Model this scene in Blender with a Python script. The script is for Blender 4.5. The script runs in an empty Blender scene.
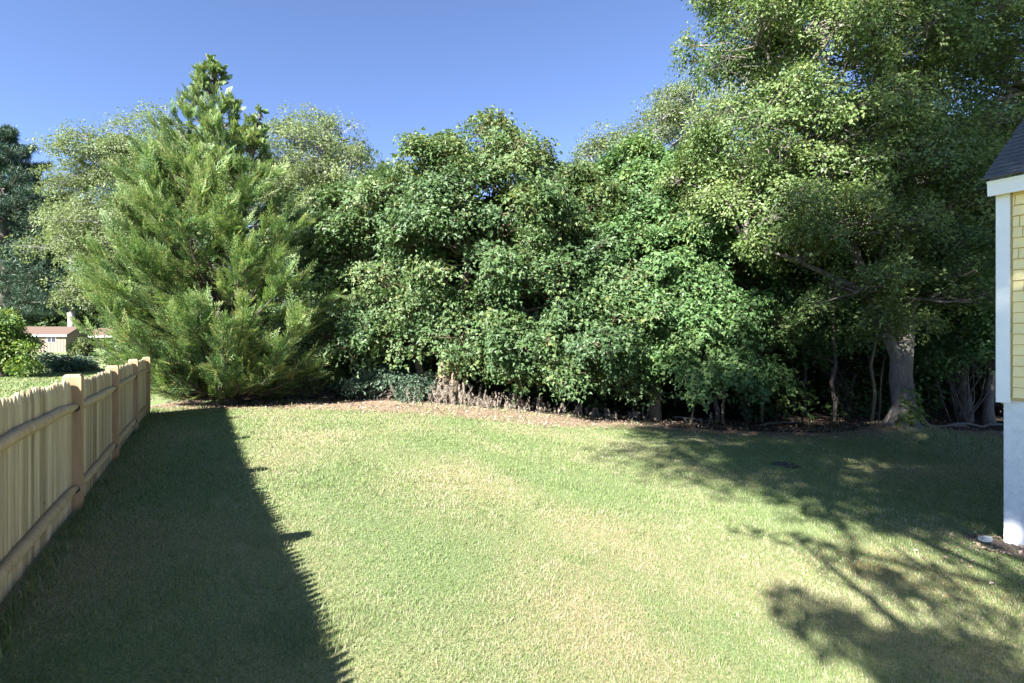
import bpy, math
import numpy as np

# ------------------------------------------------------------------ camera, sky, sun, exposure
scene = bpy.context.scene
COL = scene.collection
SUN_AZ, SUN_EL = 33.0, 34.0          # light travels SUN_AZ degrees to the right of the view direction
cam_data = bpy.data.cameras.new("camera"); cam_data.lens = 18.0; cam_data.sensor_width = 36.0
cam_data.clip_start = 0.05; cam_data.clip_end = 3000
cam = bpy.data.objects.new("camera", cam_data); COL.objects.link(cam)
cam.location = (0, 0, 1.6); cam.rotation_euler = (math.radians(90), 0, 0)
scene.camera = cam
world = bpy.data.worlds.new("World"); scene.world = world; world.use_nodes = True
wn = world.node_tree
sky = wn.nodes.new("ShaderNodeTexSky"); sky.sky_type = 'NISHITA'; sky.sun_disc = False
sky.sun_elevation = math.radians(SUN_EL); sky.sun_rotation = math.radians(180 + SUN_AZ)
sky.altitude = 50; sky.air_density = 0.62; sky.dust_density = 0.0; sky.ozone_density = 4.0
hs = wn.nodes.new("ShaderNodeHueSaturation"); hs.inputs["Saturation"].default_value = 0.97; hs.inputs["Hue"].default_value = 0.506
wn.links.new(sky.outputs[0], hs.inputs["Color"]); wn.links.new(hs.outputs[0], wn.nodes["Background"].inputs[0])
wn.nodes["Background"].inputs[1].default_value = 0.068
sun_d = bpy.data.lights.new("sun", 'SUN'); sun_d.energy = 5.0; sun_d.angle = math.radians(0.53)
sun_d.color = (1.0, 0.975, 0.92)
sun = bpy.data.objects.new("sun", sun_d); COL.objects.link(sun)
sun.rotation_euler = (math.radians(90 - SUN_EL), 0, math.radians(-SUN_AZ))
sun.location = (-8, -12, 20)
scene.view_settings.view_transform = 'Standard'; scene.view_settings.look = 'None'
scene.view_settings.exposure = 2.38; scene.view_settings.gamma = 1.0
scene.cycles.max_bounces = 6; scene.cycles.diffuse_bounces = 3; scene.cycles.transmission_bounces = 4
scene.cycles.transparent_max_bounces = 4; scene.cycles.caustics_reflective = False; scene.cycles.caustics_refractive = False

R = np.random.default_rng(7)
F = 512.0
def at(px, py, d):
    "a point of the place at depth d metres, seen at photo pixel px, py"
    return np.array([(px - 512) / F * d, d, 1.6 + (341.5 - py) / F * d])

# ------------------------------------------------------------------ small maths
def unit(v):
    v = np.asarray(v, float)
    return v / np.maximum(np.linalg.norm(v, axis=-1, keepdims=True), 1e-9)
def sstep(a, b, x):
    t = np.clip((x - a) / (b - a), 0, 1); return t * t * (3 - 2 * t)
class Noise:
    "smooth value noise in 2-D"
    def __init__(s, seed): s.g = np.random.default_rng(seed).random((64, 64))
    def __call__(s, x, y, scale=1.0):
        x = np.asarray(x, float) / scale; y = np.asarray(y, float) / scale
        xi = np.floor(x).astype(int); yi = np.floor(y).astype(int)
        fx = x - xi; fy = y - yi; fx = fx * fx * (3 - 2 * fx); fy = fy * fy * (3 - 2 * fy)
        g = s.g; a = g[xi % 64, yi % 64]; b = g[(xi + 1) % 64, yi % 64]; c = g[xi % 64, (yi + 1) % 64]; d = g[(xi + 1) % 64, (yi + 1) % 64]
        return (a * (1 - fx) + b * fx) * (1 - fy) + (c * (1 - fx) + d * fx) * fy
N1, N2, N3 = Noise(1), Noise(2), Noise(3)

def gz(x, y):
    "height of the ground"
    x = np.asarray(x, float); y = np.asarray(y, float)
    z = -0.9 * sstep(-4, 7, x)
    z = z + 0.012 * np.clip(y - 10, 0, 60) * sstep(-7, -14, x)
    z = z + 0.02 * np.clip(y - 16, 0, 200) * sstep(-6, 2, x)
    dm = np.hypot(x - 10.65, y - 13.9)
    z = z + 0.30 * np.exp(-(dm / 1.05) ** 2)                     # mound at the foot of the big tree
    z = z + 0.05 * (N1(x, y, 2.5) - .5) + 0.02 * (N2(x, y, .8) - .5)
    return z
def edge_y(x):
    "where the lawn ends and the leaf litter begins"
    return 11.95 + 0.7 * (N3(x, 3.0 + 0 * x, 2.3) - .5) + 1.5 * sstep(.5, 4.0, x) + .3 * sstep(6, 12, x) + .35 * sstep(-3, -5, x)

# ------------------------------------------------------------------ objects
def tag(o, label=None, cat=None, group=None, kind=None):
    for k, v in (("label", label), ("category", cat), ("group", group), ("kind", kind)):
        if v: o[k] = v
    return o
def empty(name, loc, label=None, cat=None, group=None):
    o = bpy.data.objects.new(name, None); COL.objects.link(o); o.location = [float(a) for a in loc]
    o.empty_display_size = .2
    return tag(o, label, cat, group)
def link(name, me, mat, parent=None):
    o = bpy.data.objects.new(name, me); COL.objects.link(o)
    if mat is not None: me.materials.append(mat)
    if parent is not None:
        o.parent = parent
    return o
def mesh_np(name, V, faces, tint=None, smooth=False, attrs=None):
    "faces: list of (n,k) integer arrays"
    me = bpy.data.meshes.new(name)
    V = np.ascontiguousarray(V, np.float32)
    me.vertices.add(len(V)); me.vertices.foreach_set("co", V.ravel())
    faces = [f for f in faces if len(f)]
    nl = sum(f.size for f in faces); nf = sum(len(f) for f in faces)
    me.loops.add(nl); me.polygons.add(nf)
    li = np.concatenate([f.ravel() for f in faces]).astype(np.int32)
    tot = np.concatenate([np.full(len(f), f.shape[1], np.int32) for f in faces])
    st = np.concatenate([[0], np.cumsum(tot)[:-1]]).astype(np.int32)
    me.loops.foreach_set("vertex_index", li)
    me.polygons.foreach_set("loop_start", st)
    try: me.polygons.foreach_set("loop_total", tot)
    except Exception: pass
    if smooth: me.polygons.foreach_set("use_smooth", np.ones(nf, bool))
    else: me.polygons.foreach_set("use_smooth", np.zeros(nf, bool))
    al = dict(attrs or {})
    if tint is not None: al["tint"] = tint
    for k, a in al.items():
        at_ = me.attributes.new(k, 'FLOAT', 'POINT'); at_.data.foreach_set("value", np.asarray(a, np.float32))
    me.update(calc_edges=True); me.validate()
    return me
def copy_tree(o, loc=None, rotz=None, scale=None, parent=None):
    c = o.copy(); COL.objects.link(c)
    if parent is not None: c.parent = parent
    if loc is not None: c.location = [float(a) for a in loc]
    if rotz is not None: c.rotation_euler[2] = rotz
    if scale is not None: c.scale = (scale,) * 3 if np.isscalar(scale) else scale
    for ch in list(o.children): copy_tree(ch, parent=c)
    return c

class MB:
    "collects boxes, prisms and tubes into one mesh"
    def __init__(s): s.v = []; s.q = {}; s.n = 0; s.t = []
    def add(s, V, faces, tint=.5):
        V = np.asarray(V, float)
        for f in faces:
            f = np.asarray(f)
            if f.ndim == 1: f = f[None]
            s.q.setdefault(f.shape[1], []).append(f + s.n)
        s.v.append(V); s.n += len(V)
        s.t.append(np.broadcast_to(np.asarray(tint, float), (len(V),)))
    def box(s, o, ax, ay, az, tint=.5, bevel=0):
        o, ax, ay, az = (np.asarray(a, float) for a in (o, ax, ay, az))
        V = [o + i * ax + j * ay + k * az for k in (0, 1) for j in (0, 1) for i in (0, 1)]
        s.add(V, [[0, 2, 3, 1], [4, 5, 7, 6], [0, 1, 5, 4], [2, 6, 7, 3], [0, 4, 6, 2], [1, 3, 7, 5]], tint)
    def prism(s, poly, ext, tint=.5):
        P = np.asarray(poly, float); e = np.asarray(ext, float); n = len(P)
        s.add(np.vstack([P, P + e]), [list(range(n))[::-1], list(range(n, 2 * n))] + [[i, (i + 1) % n, n + (i + 1) % n, n + i] for i in range(n)], tint)
    def tube(s, P, r, sides=7, tint=.5, wob=0, cap=True):
        P = np.asarray(P, float); r = np.broadcast_to(np.asarray(r, float), (len(P),))
        T = unit(np.gradient(P, axis=0)); u = unit(np.cross(T[0], [.31, .77, .55]))
        a = np.arange(sides) / sides * 2 * np.pi; rings = []
        for i in range(len(P)):
            u = unit(u - T[i] * np.dot(u, T[i])); w = np.cross(T[i], u)
            rr = r[i] * (1 + wob * (R.random(sides) - .5))
            rings.append(P[i] + rr[:, None] * (np.cos(a)[:, None] * u + np.sin(a)[:, None] * w))
        V = np.vstack(rings); k = np.arange(sides); f = []
        for i in range(len(P) - 1):
            b = i * sides
            f.append(np.stack([b + k, b + (k + 1) % sides, b + sides + (k + 1) % sides, b + sides + k], 1))
        s.add(V, f, tint)
        if cap:
            n = s.n - len(V)
            s.q.setdefault(sides, []).append((n + k[::-1])[None]); s.q[sides].append((n + len(V) - sides + k)[None])
    def build(s, name, mat, parent=None, smooth=False):
        me = mesh_np(name, np.vstack(s.v), [np.vstack(x) for x in s.q.values()], np.concatenate(s.t), smooth)
        return link(name, me, mat, parent)

# ------------------------------------------------------------------ materials
def new_mat(name):
    m = bpy.data.materials.new(name); m.use_nodes = True
    nt = m.node_tree; p = nt.nodes["Principled BSDF"]
    return m, nt, p
def nd(nt, typ, **kw):
    n = nt.nodes.new(typ)
    for k, v in kw.items():
        if isinstance(k, str) and hasattr(n, k): setattr(n, k, v)
        else: n.inputs[k].default_value = v
    return n
def ramp(nt, fac, stops):
    r = nt.nodes.new("ShaderNodeValToRGB"); e = r.color_ramp.elements
    while len(e) < len(stops): e.new(0.5)
    for i, (p, c) in enumerate(stops): e[i].position = p; e[i].color = (*c, 1)
    nt.links.new(fac, r.inputs[0]); return r.outputs[0]
def noise(nt, vec, scale, detail=5, rough=.6):
    n = nt.nodes.new("ShaderNodeTexNoise"); n.inputs["Scale"].default_value = scale
    n.inputs["Detail"].default_value = detail; n.inputs["Roughness"].default_value = rough
    if vec is not None: nt.links.new(vec, n.inputs["Vector"])
    return n.outputs["Fac"]
def objvec(nt, scale=(1, 1, 1)):
    t = nt.nodes.new("ShaderNodeTexCoord"); mp = nt.nodes.new("ShaderNodeMapping"); mp.inputs["Scale"].default_value = scale
    nt.links.new(t.outputs["Object"], mp.inputs["Vector"]); return mp.outputs[0]
def attr(nt, name):
    a = nt.nodes.new("ShaderNodeAttribute"); a.attribute_name = name; return a.outputs["Fac"]
def mix(nt, fac, a, b, mode='MIX'):
    m = nt.nodes.new("ShaderNodeMix"); m.data_type = 'RGBA'; m.blend_type = mode
    for i, v in ((0, fac), (6, a), (7, b)):
        if hasattr(v, "is_output") or hasattr(v, "links"): nt.links.new(v, m.inputs[i])
        else: m.inputs[i].default_value = v if np.isscalar(v) else (*v, 1)
    return m.outputs[2]
def mathn(nt, op, a, b=0.0):
    m = nt.nodes.new("ShaderNodeMath"); m.operation = op
    for i, v in enumerate((a, b)):
        if hasattr(v, "links"): nt.links.new(v, m.inputs[i])
        else: m.inputs[i].default_value = v
    return m.outputs[0]
def bump(nt, p, h, strength=.3, dist=.02):
    b = nt.nodes.new("ShaderNodeBump"); b.inputs["Strength"].default_value = strength; b.inputs["Distance"].default_value = dist
    nt.links.new(h, b.inputs["Height"]); nt.links.new(b.outputs[0], p.inputs["Normal"])

def leaf_mat(name, stops, trans=.3, rough=.42, spec=.5):
    m, nt, p = new_mat(name)
    c = ramp(nt, attr(nt, "tint"), stops)
    nt.links.new(c, p.inputs["Base Color"]); p.inputs["Roughness"].default_value = rough
    p.inputs["Specular IOR Level"].default_value = spec
    t = nt.nodes.new("ShaderNodeBsdfTranslucent")
    h = nt.nodes.new("ShaderNodeHueSaturation"); h.inputs["Hue"].default_value = .485; h.inputs["Saturation"].default_value = 1.15; h.inputs["Value"].default_value = 1.5
    nt.links.new(c, h.inputs["Color"]); nt.links.new(h.outputs[0], t.inputs["Color"])
    mx = nt.nodes.new("ShaderNodeMixShader"); mx.inputs[0].default_value = trans
    nt.links.new(p.outputs[0], mx.inputs[1]); nt.links.new(t.outputs[0], mx.inputs[2])
    nt.links.new(mx.outputs[0], nt.nodes["Material Output"].inputs[0])
    return m
def bark_mat(name, a, b, scale=6):
    m, nt, p = new_mat(name)
    v = objvec(nt, (1, 1, .25)); n1 = noise(nt, v, scale * 3, 6, .7); n2 = noise(nt, objvec(nt), 1.3, 3)
    c = ramp(nt, n1, [(.3, a), (.7, b)]); c = mix(nt, ramp(nt, n2, [(.45, (0, 0, 0)), (.7, (1, 1, 1))]), c, [x * .55 + .02 for x in b])
    nt.links.new(c, p.inputs["Base Color"]); p.inputs["Roughness"].default_value = .9
    bump(nt, p, n1, .8, .03); return m
def plain_mat(name, col, rough=.6, var=.12, scale=8, bumpy=.1):
    m, nt, p = new_mat(name)
    n = noise(nt, objvec(nt), scale, 5)
    c = ramp(nt, n, [(.25, [x * (1 - var) for x in col]), (.75, [min(1, x * (1 + var)) for x in col])])
    nt.links.new(c, p.inputs["Base Color"]); p.inputs["Roughness"].default_value = rough
    bump(nt, p, n, bumpy, .01); return m

M = {}
M["maple"] = leaf_mat("maple leaves", [(0, (.032, .068, .026)), (.55, (.082, .145, .050)), (.85, (.128, .175, .056)), (1, (.155, .175, .058))], .3, .5, .5)
M["bright"] = leaf_mat("young maple leaves", [(0, (.040, .095, .028)), (.6, (.090, .170, .055)), (1, (.16, .23, .07))], .3, .5, .5)
M["big"] = leaf_mat("pale green leaves", [(0, (.045, .092, .030)), (.5, (.132, .198, .062)), (1, (.25, .30, .11))], .38, .45, .5)
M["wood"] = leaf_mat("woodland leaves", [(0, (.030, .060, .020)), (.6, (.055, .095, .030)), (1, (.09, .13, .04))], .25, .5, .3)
M["pale"] = leaf_mat("light olive leaves", [(0, (.085, .120, .045)), (.6, (.145, .190, .075)), (1, (.19, .23, .10))], .35, .5, .4)
M["cypress"] = leaf_mat("cypress sprays", [(0, (.050, .040, .022)), (.16, (.060, .062, .028)), (.3, (.052, .115, .040)), (.65, (.158, .245, .074)), (.85, (.26, .33, .12)), (1, (.36, .29, .15))], .3, .5, .5)
M["pine"] = leaf_mat("pine needles", [(0, (.020, .042, .026)), (.6, (.030, .066, .036)), (1, (.06, .10, .05))], .1, .5, .4)
M["shrub"] = leaf_mat("yellow green shrub leaves", [(0, (.06, .12, .03)), (.6, (.12, .20, .045)), (1, (.24, .28, .07))], .35, .45, .5)
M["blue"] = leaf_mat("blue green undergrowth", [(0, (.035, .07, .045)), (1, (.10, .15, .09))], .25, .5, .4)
M["weed"] = leaf_mat("yellow green weeds", [(0, (.10, .14, .05)), (.6, (.20, .23, .09)), (1, (.34, .30, .15))], .3, .5, .4)
M["dry"] = leaf_mat("dried weed stalks", [(0, (.15, .12, .095)), (.5, (.29, .245, .20)), (1, (.44, .385, .32))], .15, .7, .2)
M["bark"] = bark_mat("grey bark", (.075, .064, .053), (.235, .208, .18))
M["tanbark"] = bark_mat("tan bark", (.09, .068, .045), (.25, .19, .125))
M["darkbark"] = bark_mat("dark bark", (.06, .048, .04), (.16, .13, .11))
M["palebark"] = bark_mat("pale bark", (.22, .21, .20), (.42, .40, .38))

# grass blades
m, nt, p = new_mat("grass blades")
c = ramp(nt, attr(nt, "tint"), [(0, (.048, .105, .034)), (.35, (.165, .225, .062)), (.55, (.235, .295, .135)), (.72, (.34, .31, .20)), (.93, (.45, .395, .29)), (.97, (.27, .16, .07)), (1, (.34, .22, .10))])
nt.links.new(c, p.inputs["Base Color"]); p.inputs["Roughness"].default_value = .5; p.inputs["Specular IOR Level"].default_value = .35
t = nt.nodes.new("ShaderNodeBsdfTranslucent"); nt.links.new(c, t.inputs["Color"])
mx = nt.nodes.new("ShaderNodeMixShader"); mx.inputs[0].default_value = .3
nt.links.new(p.outputs[0], mx.inputs[1]); nt.links.new(t.outputs[0], mx.inputs[2]); nt.links.new(mx.outputs[0], nt.nodes["Material Output"].inputs[0])
M["grass"] = m

# ground: lawn, litter and forest floor by vertex attributes, broken up by noise
m, nt, p = new_mat("ground")
v = objvec(nt)
nf = noise(nt, v, 55, 4, .7); nm = noise(nt, v, 6, 5, .65); nl = noise(nt, v, .55, 3, .5)
lawn = ramp(nt, nf, [(.25, (.085, .13, .050)), (.5, (.165, .215, .09)), (.72, (.29, .28, .16))])
lawn2 = ramp(nt, nf, [(.25, (.12, .12, .05)), (.5, (.27, .235, .12)), (.72, (.42, .36, .22))])
s_ = mathn(nt, 'ADD', mathn(nt, 'MULTIPLY', nm, .5), mathn(nt, 'MULTIPLY', attr(nt, "dry"), .60))
lawn = mix(nt, ramp(nt, s_, [(.42, (0, 0, 0)), (.78, (1, 1, 1))]), lawn, lawn2)
lit = ramp(nt, nf, [(.2, (.13, .085, .06)), (.45, (.24, .165, .115)), (.65, (.33, .25, .18)), (.85, (.42, .34, .26))])
lit = mix(nt, ramp(nt, nm, [(.52, (0, 0, 0)), (.68, (1, 1, 1))]), lit, (.15, .19, .07))
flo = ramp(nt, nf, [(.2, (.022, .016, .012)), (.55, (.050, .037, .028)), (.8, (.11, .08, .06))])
def masked(name, amp):
    k = mathn(nt, 'ADD', attr(nt, name), mathn(nt, 'MULTIPLY', mathn(nt, 'SUBTRACT', nm, .5), amp))
    return ramp(nt, k, [(.38, (0, 0, 0)), (.62, (1, 1, 1))])
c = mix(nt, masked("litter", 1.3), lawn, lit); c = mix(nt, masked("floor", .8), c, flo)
nt.links.new(c, p.inputs["Base Color"]); p.inputs["Roughness"].default_value = .95; p.inputs["Specular IOR Level"].default_value = .15
bump(nt, p, nf, .7, .03); M["ground"] = m

def wood_mat(name, a, b, c3):
    m, nt, p = new_mat(name)
    v = objvec(nt, (9, 9, .6)); n1 = noise(nt, v, 2.2, 6, .7); n2 = noise(nt, objvec(nt, (3, 3, 1.2)), 6, 3)
    c = ramp(nt, attr(nt, "tint"), [(0, a), (.5, b), (1, c3)])
    c = mix(nt, ramp(nt, n1, [(.35, (0, 0, 0)), (.65, (1, 1, 1))]), mix(nt, 1.0, c, (.72, .68, .60), 'MULTIPLY'), c)
    c = mix(nt, ramp(nt, n2, [(.70, (0, 0, 0)), (.77, (1, 1, 1))]), c, [x * .33 for x in a])     # knots
    nt.links.new(c, p.inputs["Base Color"]); p.inputs["Roughness"].default_value = .75
    bump(nt, p, n1, .25, .01); return m
M["picket"] = wood_mat("pale picket wood", (.31, .25, .155), (.50, .42, .275), (.63, .55, .385))
M["post"] = wood_mat("cedar post wood", (.37, .235, .135), (.44, .295, .175), (.50, .35, .22))
M["rail"] = wood_mat("rail wood", (.40, .30, .17), (.50, .38, .23), (.55, .43, .27))

# house materials
M["siding"] = plain_mat("yellow shingle paint", (.86, .70, .33), .55, .06, 5)
M["gap_shade"] = plain_mat("dark yellow gaps", (.50, .39, .17), .8, .1, 5)  # wall darkened to put the shade between shingles into its colour
M["white"] = plain_mat("white trim paint", (.80, .80, .78), .45, .03, 6, .03)
M["roof"] = plain_mat("grey roof shingles", (.075, .078, .088), .85, .35, 35, .4)
m, nt, p = new_mat("painted concrete")
v = objvec(nt); n = noise(nt, v, 14, 6, .7); n2 = noise(nt, v, 45, 2, .5)
c = ramp(nt, n, [(.3, (.60, .61, .63)), (.7, (.76, .77, .78))])
c = mix(nt, ramp(nt, n2, [(.70, (0, 0, 0)), (.74, (1, 1, 1))]), c, (.33, .33, .34))
nt.links.new(c, p.inputs["Base Color"]); p.inputs["Roughness"].default_value = .8; bump(nt, p, n, .3, .02); M["concrete"] = m
M["shedwall"] = plain_mat("tan board siding", (.20, .15, .112), .7, .1, 3)
M["shedroof"] = plain_mat("brown shed roof", (.105, .066, .05), .85, .2, 12)
m, nt, p = new_mat("dark glass"); p.inputs["Base Color"].default_value = (.03, .03, .04, 1); p.inputs["Roughness"].default_value = .1; M["glass"] = m
M["soil"] = plain_mat("dark soil", (.12, .09, .07), .95, .5, 25, .8)
M["stone"] = plain_mat("pale stone", (.5, .5, .48), .8, .25, 15, .5)
M["iron"] = plain_mat("dark iron", (.035, .034, .032), .75, .3, 30, .3)  # also colours the discs that stand for shade in the post mortises

# ------------------------------------------------------------------ ground
def axis(lo, hi, step, far):
    a = list(np.arange(lo, hi + 1e-6, step)); s = step; x = hi
    while x < far: s *= 1.35; x += s; a.append(x)
    s = step; x = lo
    while x > -far: s *= 1.35; x -= s; a.insert(0, x)
    return np.array(a)
gx, gy = axis(-18, 18, .12, 900), axis(0, 26, .12, 900)
X, Y = np.meshgrid(gx, gy); x, y = X.ravel(), Y.ravel()
litter = sstep(-.45, .35, y - edge_y(x)) * sstep(-9.6, -8.4, x + .0 * y)
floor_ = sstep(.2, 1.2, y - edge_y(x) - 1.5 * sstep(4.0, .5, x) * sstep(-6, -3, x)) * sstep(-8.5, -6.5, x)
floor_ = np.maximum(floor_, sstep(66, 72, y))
dry = np.clip(.55 * N1(x, y, 1.1) + .55 * N2(x + .35 * y, y * .5, .9) - .05, 0, 1)
dry = np.clip(dry + .25 * np.exp(-((x - 3.4) ** 2 + (y - 4.3) ** 2) / 2.5), 0, 1)
nx_, ny_ = len(gx), len(gy)
k = (np.arange(ny_ - 1)[:, None] * nx_ + np.arange(nx_ - 1)[None]).ravel()
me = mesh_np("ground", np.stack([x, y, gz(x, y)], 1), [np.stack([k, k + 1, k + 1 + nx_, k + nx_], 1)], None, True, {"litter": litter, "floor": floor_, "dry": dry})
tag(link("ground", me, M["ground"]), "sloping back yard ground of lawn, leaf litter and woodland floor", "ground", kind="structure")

# grass blades: thinner and denser near the path of the mower, spread over the whole lawn
FP = np.array([-4.20, 4.90]); FE = unit([-.517, .856]); FN = np.array([FE[1], -FE[0]])   # fence line and the side facing the yard
def lawn_points(n_per, d0, d1):
    a0 = math.radians(56); area = (d1 ** 2 - d0 ** 2) * a0
    n = int(area * n_per); r = np.sqrt(R.uniform(d0 ** 2, d1 ** 2, n)); a = R.uniform(-a0, a0, n)
    return np.stack([r * np.sin(a), r * np.cos(a)], 1)
def blades(P, h, w, lean=.55):
    n = len(P); x, y = P.T; z = gz(x, y) - .004
    patch = .5 * N1(x, y, 1.1) + .5 * N2(x + .35 * y, y * .5, .9)
    clump = N3(x, y, .16); stripe = np.sin((x * FE[1] - y * FE[0]) * 2 * np.pi / 1.05)
    straw = np.clip(.06 + .85 * (patch - .31) + .06 * stripe + .35 * (clump - .5), .05, .85)
    straw = np.clip(straw + .4 * np.exp(-((x - 3.4) ** 2 + (y - 4.3) ** 2) / 2.0), 0, .9)
    inshade = sstep(1.75, 1.45, (P - FP) @ FN)                                       # fewer straw blades inside the fence's shadow, putting shade into the grass colour
    straw = straw * (1 - .72 * inshade)
    isdry = R.random(n) < straw
    rust = np.exp(-((x - 3.9) ** 2 / .6 + (y - 5.3) ** 2 / .35)) * (.4 + 1.2 * N3(x, y, .5)); isrust = R.random(n) < .55 * rust
    tint = np.where(isdry, R.uniform(.6, .93, n), np.clip(R.normal(.36, .13, n) + .12 * (clump - .5), 0, .58))
    tint = np.where(isrust, R.uniform(.965, 1, n), tint)
    a = R.uniform(0, 2 * np.pi, n); H = h * R.uniform(.5, 1.25, n) * np.where(isdry, .85, 1) * (.75 + .5 * clump) * (1 + .45 * (N2(x * 1.7, y * 1.7, .55) > .74))
    L = H * np.abs(R.normal(lean, .3, n)) * np.where(isdry, 1.1, 1)
    W = w * R.uniform(.7, 1.3, n)
    dx, dy = np.cos(a), np.sin(a); b = np.stack([x, y, z], 1)
    s = np.stack([-dy, dx, 0 * a], 1) * W[:, None] * .5; t = np.stack([dx, dy, 0 * a], 1)
    up = np.array([0, 0, 1.])
    m1 = b + t * (L * .35)[:, None] + up * (H * .6)[:, None]; m2 = b + t * L[:, None] + up * H[:, None]
    V = np.stack([b - s, b + s, m1 - s * .8, m1 + s * .8, m2], 1).reshape(-1, 3); i = np.arange(n) * 5
    return V, np.stack([i, i + 1, i + 3, i + 2], 1), np.stack([i + 2, i + 3, i + 4], 1), np.repeat(tint, 5)
Vs, Qs, Ts, Ti, off = [], [], [], [], 0
for n_per, d0, d1, h, w in ((8200, 2.0, 3.6, .027, .0028), (5000, 3.6, 5.5, .028, .0037), (2400, 5.5, 8.5, .033, .0062), (1300, 8.5, 15.5, .036, .009), (160, 15.5, 34, .05, .03)):
    P = lawn_points(n_per, d0, d1)
    q = (P - FP) @ FN
    ey = edge_y(P[:, 0]) + R.normal(0, .38, len(P))
    keep = ((q > .03) & (P[:, 1] < ey) & ((P[:, 0] > -8.9) | (P[:, 1] < 11.2))) | ((q < -.08) & (P[:, 0] < -4))
    V, Q, T, ti = blades(P[keep], h, w)
    Vs.append(V); Qs.append(Q + off); Ts.append(T + off); Ti.append(ti); off += len(V)
u_ = R.uniform(-4.5, 8.2, 5200); P = FP + FE * u_[:, None] + FN * (.07 + np.abs(R.normal(0, .07, 5200)))[:, None]
P = P[N2(P[:, 0], P[:, 1], .4) > .35]; V, Q, T, ti = blades(P, .075, .005); Vs.append(V); Qs.append(Q + off); Ts.append(T + off); Ti.append(ti); off += len(V)
P = np.stack([R.uniform(-8, 12.5, 16000), R.uniform(11.4, 17.0, 16000)], 1); e_ = P[:, 1] - edge_y(P[:, 0])
P = P[(e_ > 0) & (e_ < 2.6) & (N1(P[:, 0], P[:, 1], .35) * .6 + N3(P[:, 0], P[:, 1], .9) * .55 > .62)]
V, Q, T, ti = blades(P, .075, .011); Vs.append(V); Qs.append(Q + off); Ts.append(T + off); Ti.append(ti); off += len(V)
me = mesh_np("grass", np.vstack(Vs), [np.vstack(Qs), np.vstack(Ts)], np.concatenate(Ti))
tag(link("grass", me, M["grass"]), "mown lawn grass of green and straw coloured blades", "grass", kind="stuff")

# fallen leaves, twigs and grass tufts over the litter bed and the foot of the hedge
n = 26000; P = np.stack([R.uniform(-8.8, 13.5, n), R.uniform(11.0, 18.5, n)], 1); e_ = P[:, 1] - edge_y(P[:, 0]) + R.normal(0, .45, n)
P = P[(e_ > 0) & (R.random(n) < np.exp(-np.maximum(0, e_ - 1.2) / 1.0))]; n = len(P)
Pb = np.stack([R.normal(6.0, .5, 500), R.normal(5.75, .35, 500)], 1); P = np.vstack([P, Pb]); n = len(P)
a = R.uniform(0, 2 * np.pi, n); l = R.uniform(.012, .042, n); w_ = l * R.uniform(.2, .7, n)
t = np.stack([np.cos(a), np.sin(a), R.normal(0, .35, n)], 1); sd_ = np.stack([-np.sin(a), np.cos(a), R.normal(0, .35, n)], 1)
c0 = np.stack([P[:, 0], P[:, 1], gz(P[:, 0], P[:, 1]) + R.uniform(.006, .04, n)], 1)
V = np.stack([c0 - t * l[:, None], c0 - sd_ * w_[:, None] + [0, 0, .012], c0 + t * l[:, None], c0 + sd_ * w_[:, None] + [0, 0, .012]], 1).reshape(-1, 3); i = np.arange(n) * 4
me = mesh_np("leaf_litter", V, [np.stack([i, i + 1, i + 2, i + 3], 1)], np.repeat(np.clip(R.normal(.45, .25, n), 0, 1), 4))
m, nt, p = new_mat("fallen leaves"); c = ramp(nt, attr(nt, "tint"), [(0, (.08, .052, .040)), (.45, (.25, .17, .125)), (.75, (.38, .29, .22)), (1, (.50, .42, .33))])
nt.links.new(c, p.inputs["Base Color"]); p.inputs["Roughness"].default_value = .8; M["fallen"] = m
tag(link("leaf_litter", me, M["fallen"]), "reddish brown fallen leaves along the lawn edge", "leaf litter", kind="stuff")

# ------------------------------------------------------------------ leaves and trees
def leaf_quads(C, T, Nn, L, W, fold=.22):
    "folded diamond leaves: base C, tip direction T, face normal Nn"
    T = unit(T); S = unit(np.cross(Nn, T)); U = np.cross(T, S)
    L = np.broadcast_to(L, (len(C),))[:, None]; W = np.broadcast_to(W, (len(C),))[:, None]
    m = C + T * L * .45
    V = np.stack([C, m + S * W * .5 + U * W * fold, C + T * L, m - S * W * .5 + U * W * fold], 1).reshape(-1, 3)
    i = np.arange(len(C)) * 4
    return V, np.vstack([np.stack([i, i + 2, i + 1], 1), np.stack([i, i + 3, i + 2], 1)])
def maple_leaves(C, T, Nn, L, W, droop=.18):
    "three-lobed leaves"
    T = unit(T); S = unit(np.cross(Nn, T)); U = np.cross(T, S)
    L = np.broadcast_to(L, (len(C),))[:, None]; W = np.broadcast_to(W, (len(C),))[:, None]
    def pt(a, b, c): return C + T * L * a + S * W * b + U * L * c
    V = np.stack([C, pt(.18, .50, -.06), pt(.45, .22, .03), pt(.98, 0, -droop), pt(.45, -.22, .03), pt(.18, -.50, -.06)], 1).reshape(-1, 3)
    i = np.arange(len(C)) * 6
    return V, np.vstack([np.stack([i, i + 2, i + 1], 1), np.stack([i, i + 3, i + 2], 1), np.stack([i, i + 4, i + 3], 1), np.stack([i, i + 5, i + 4], 1)])
def rdir(n): return unit(R.normal(size=(n, 3)))

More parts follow.
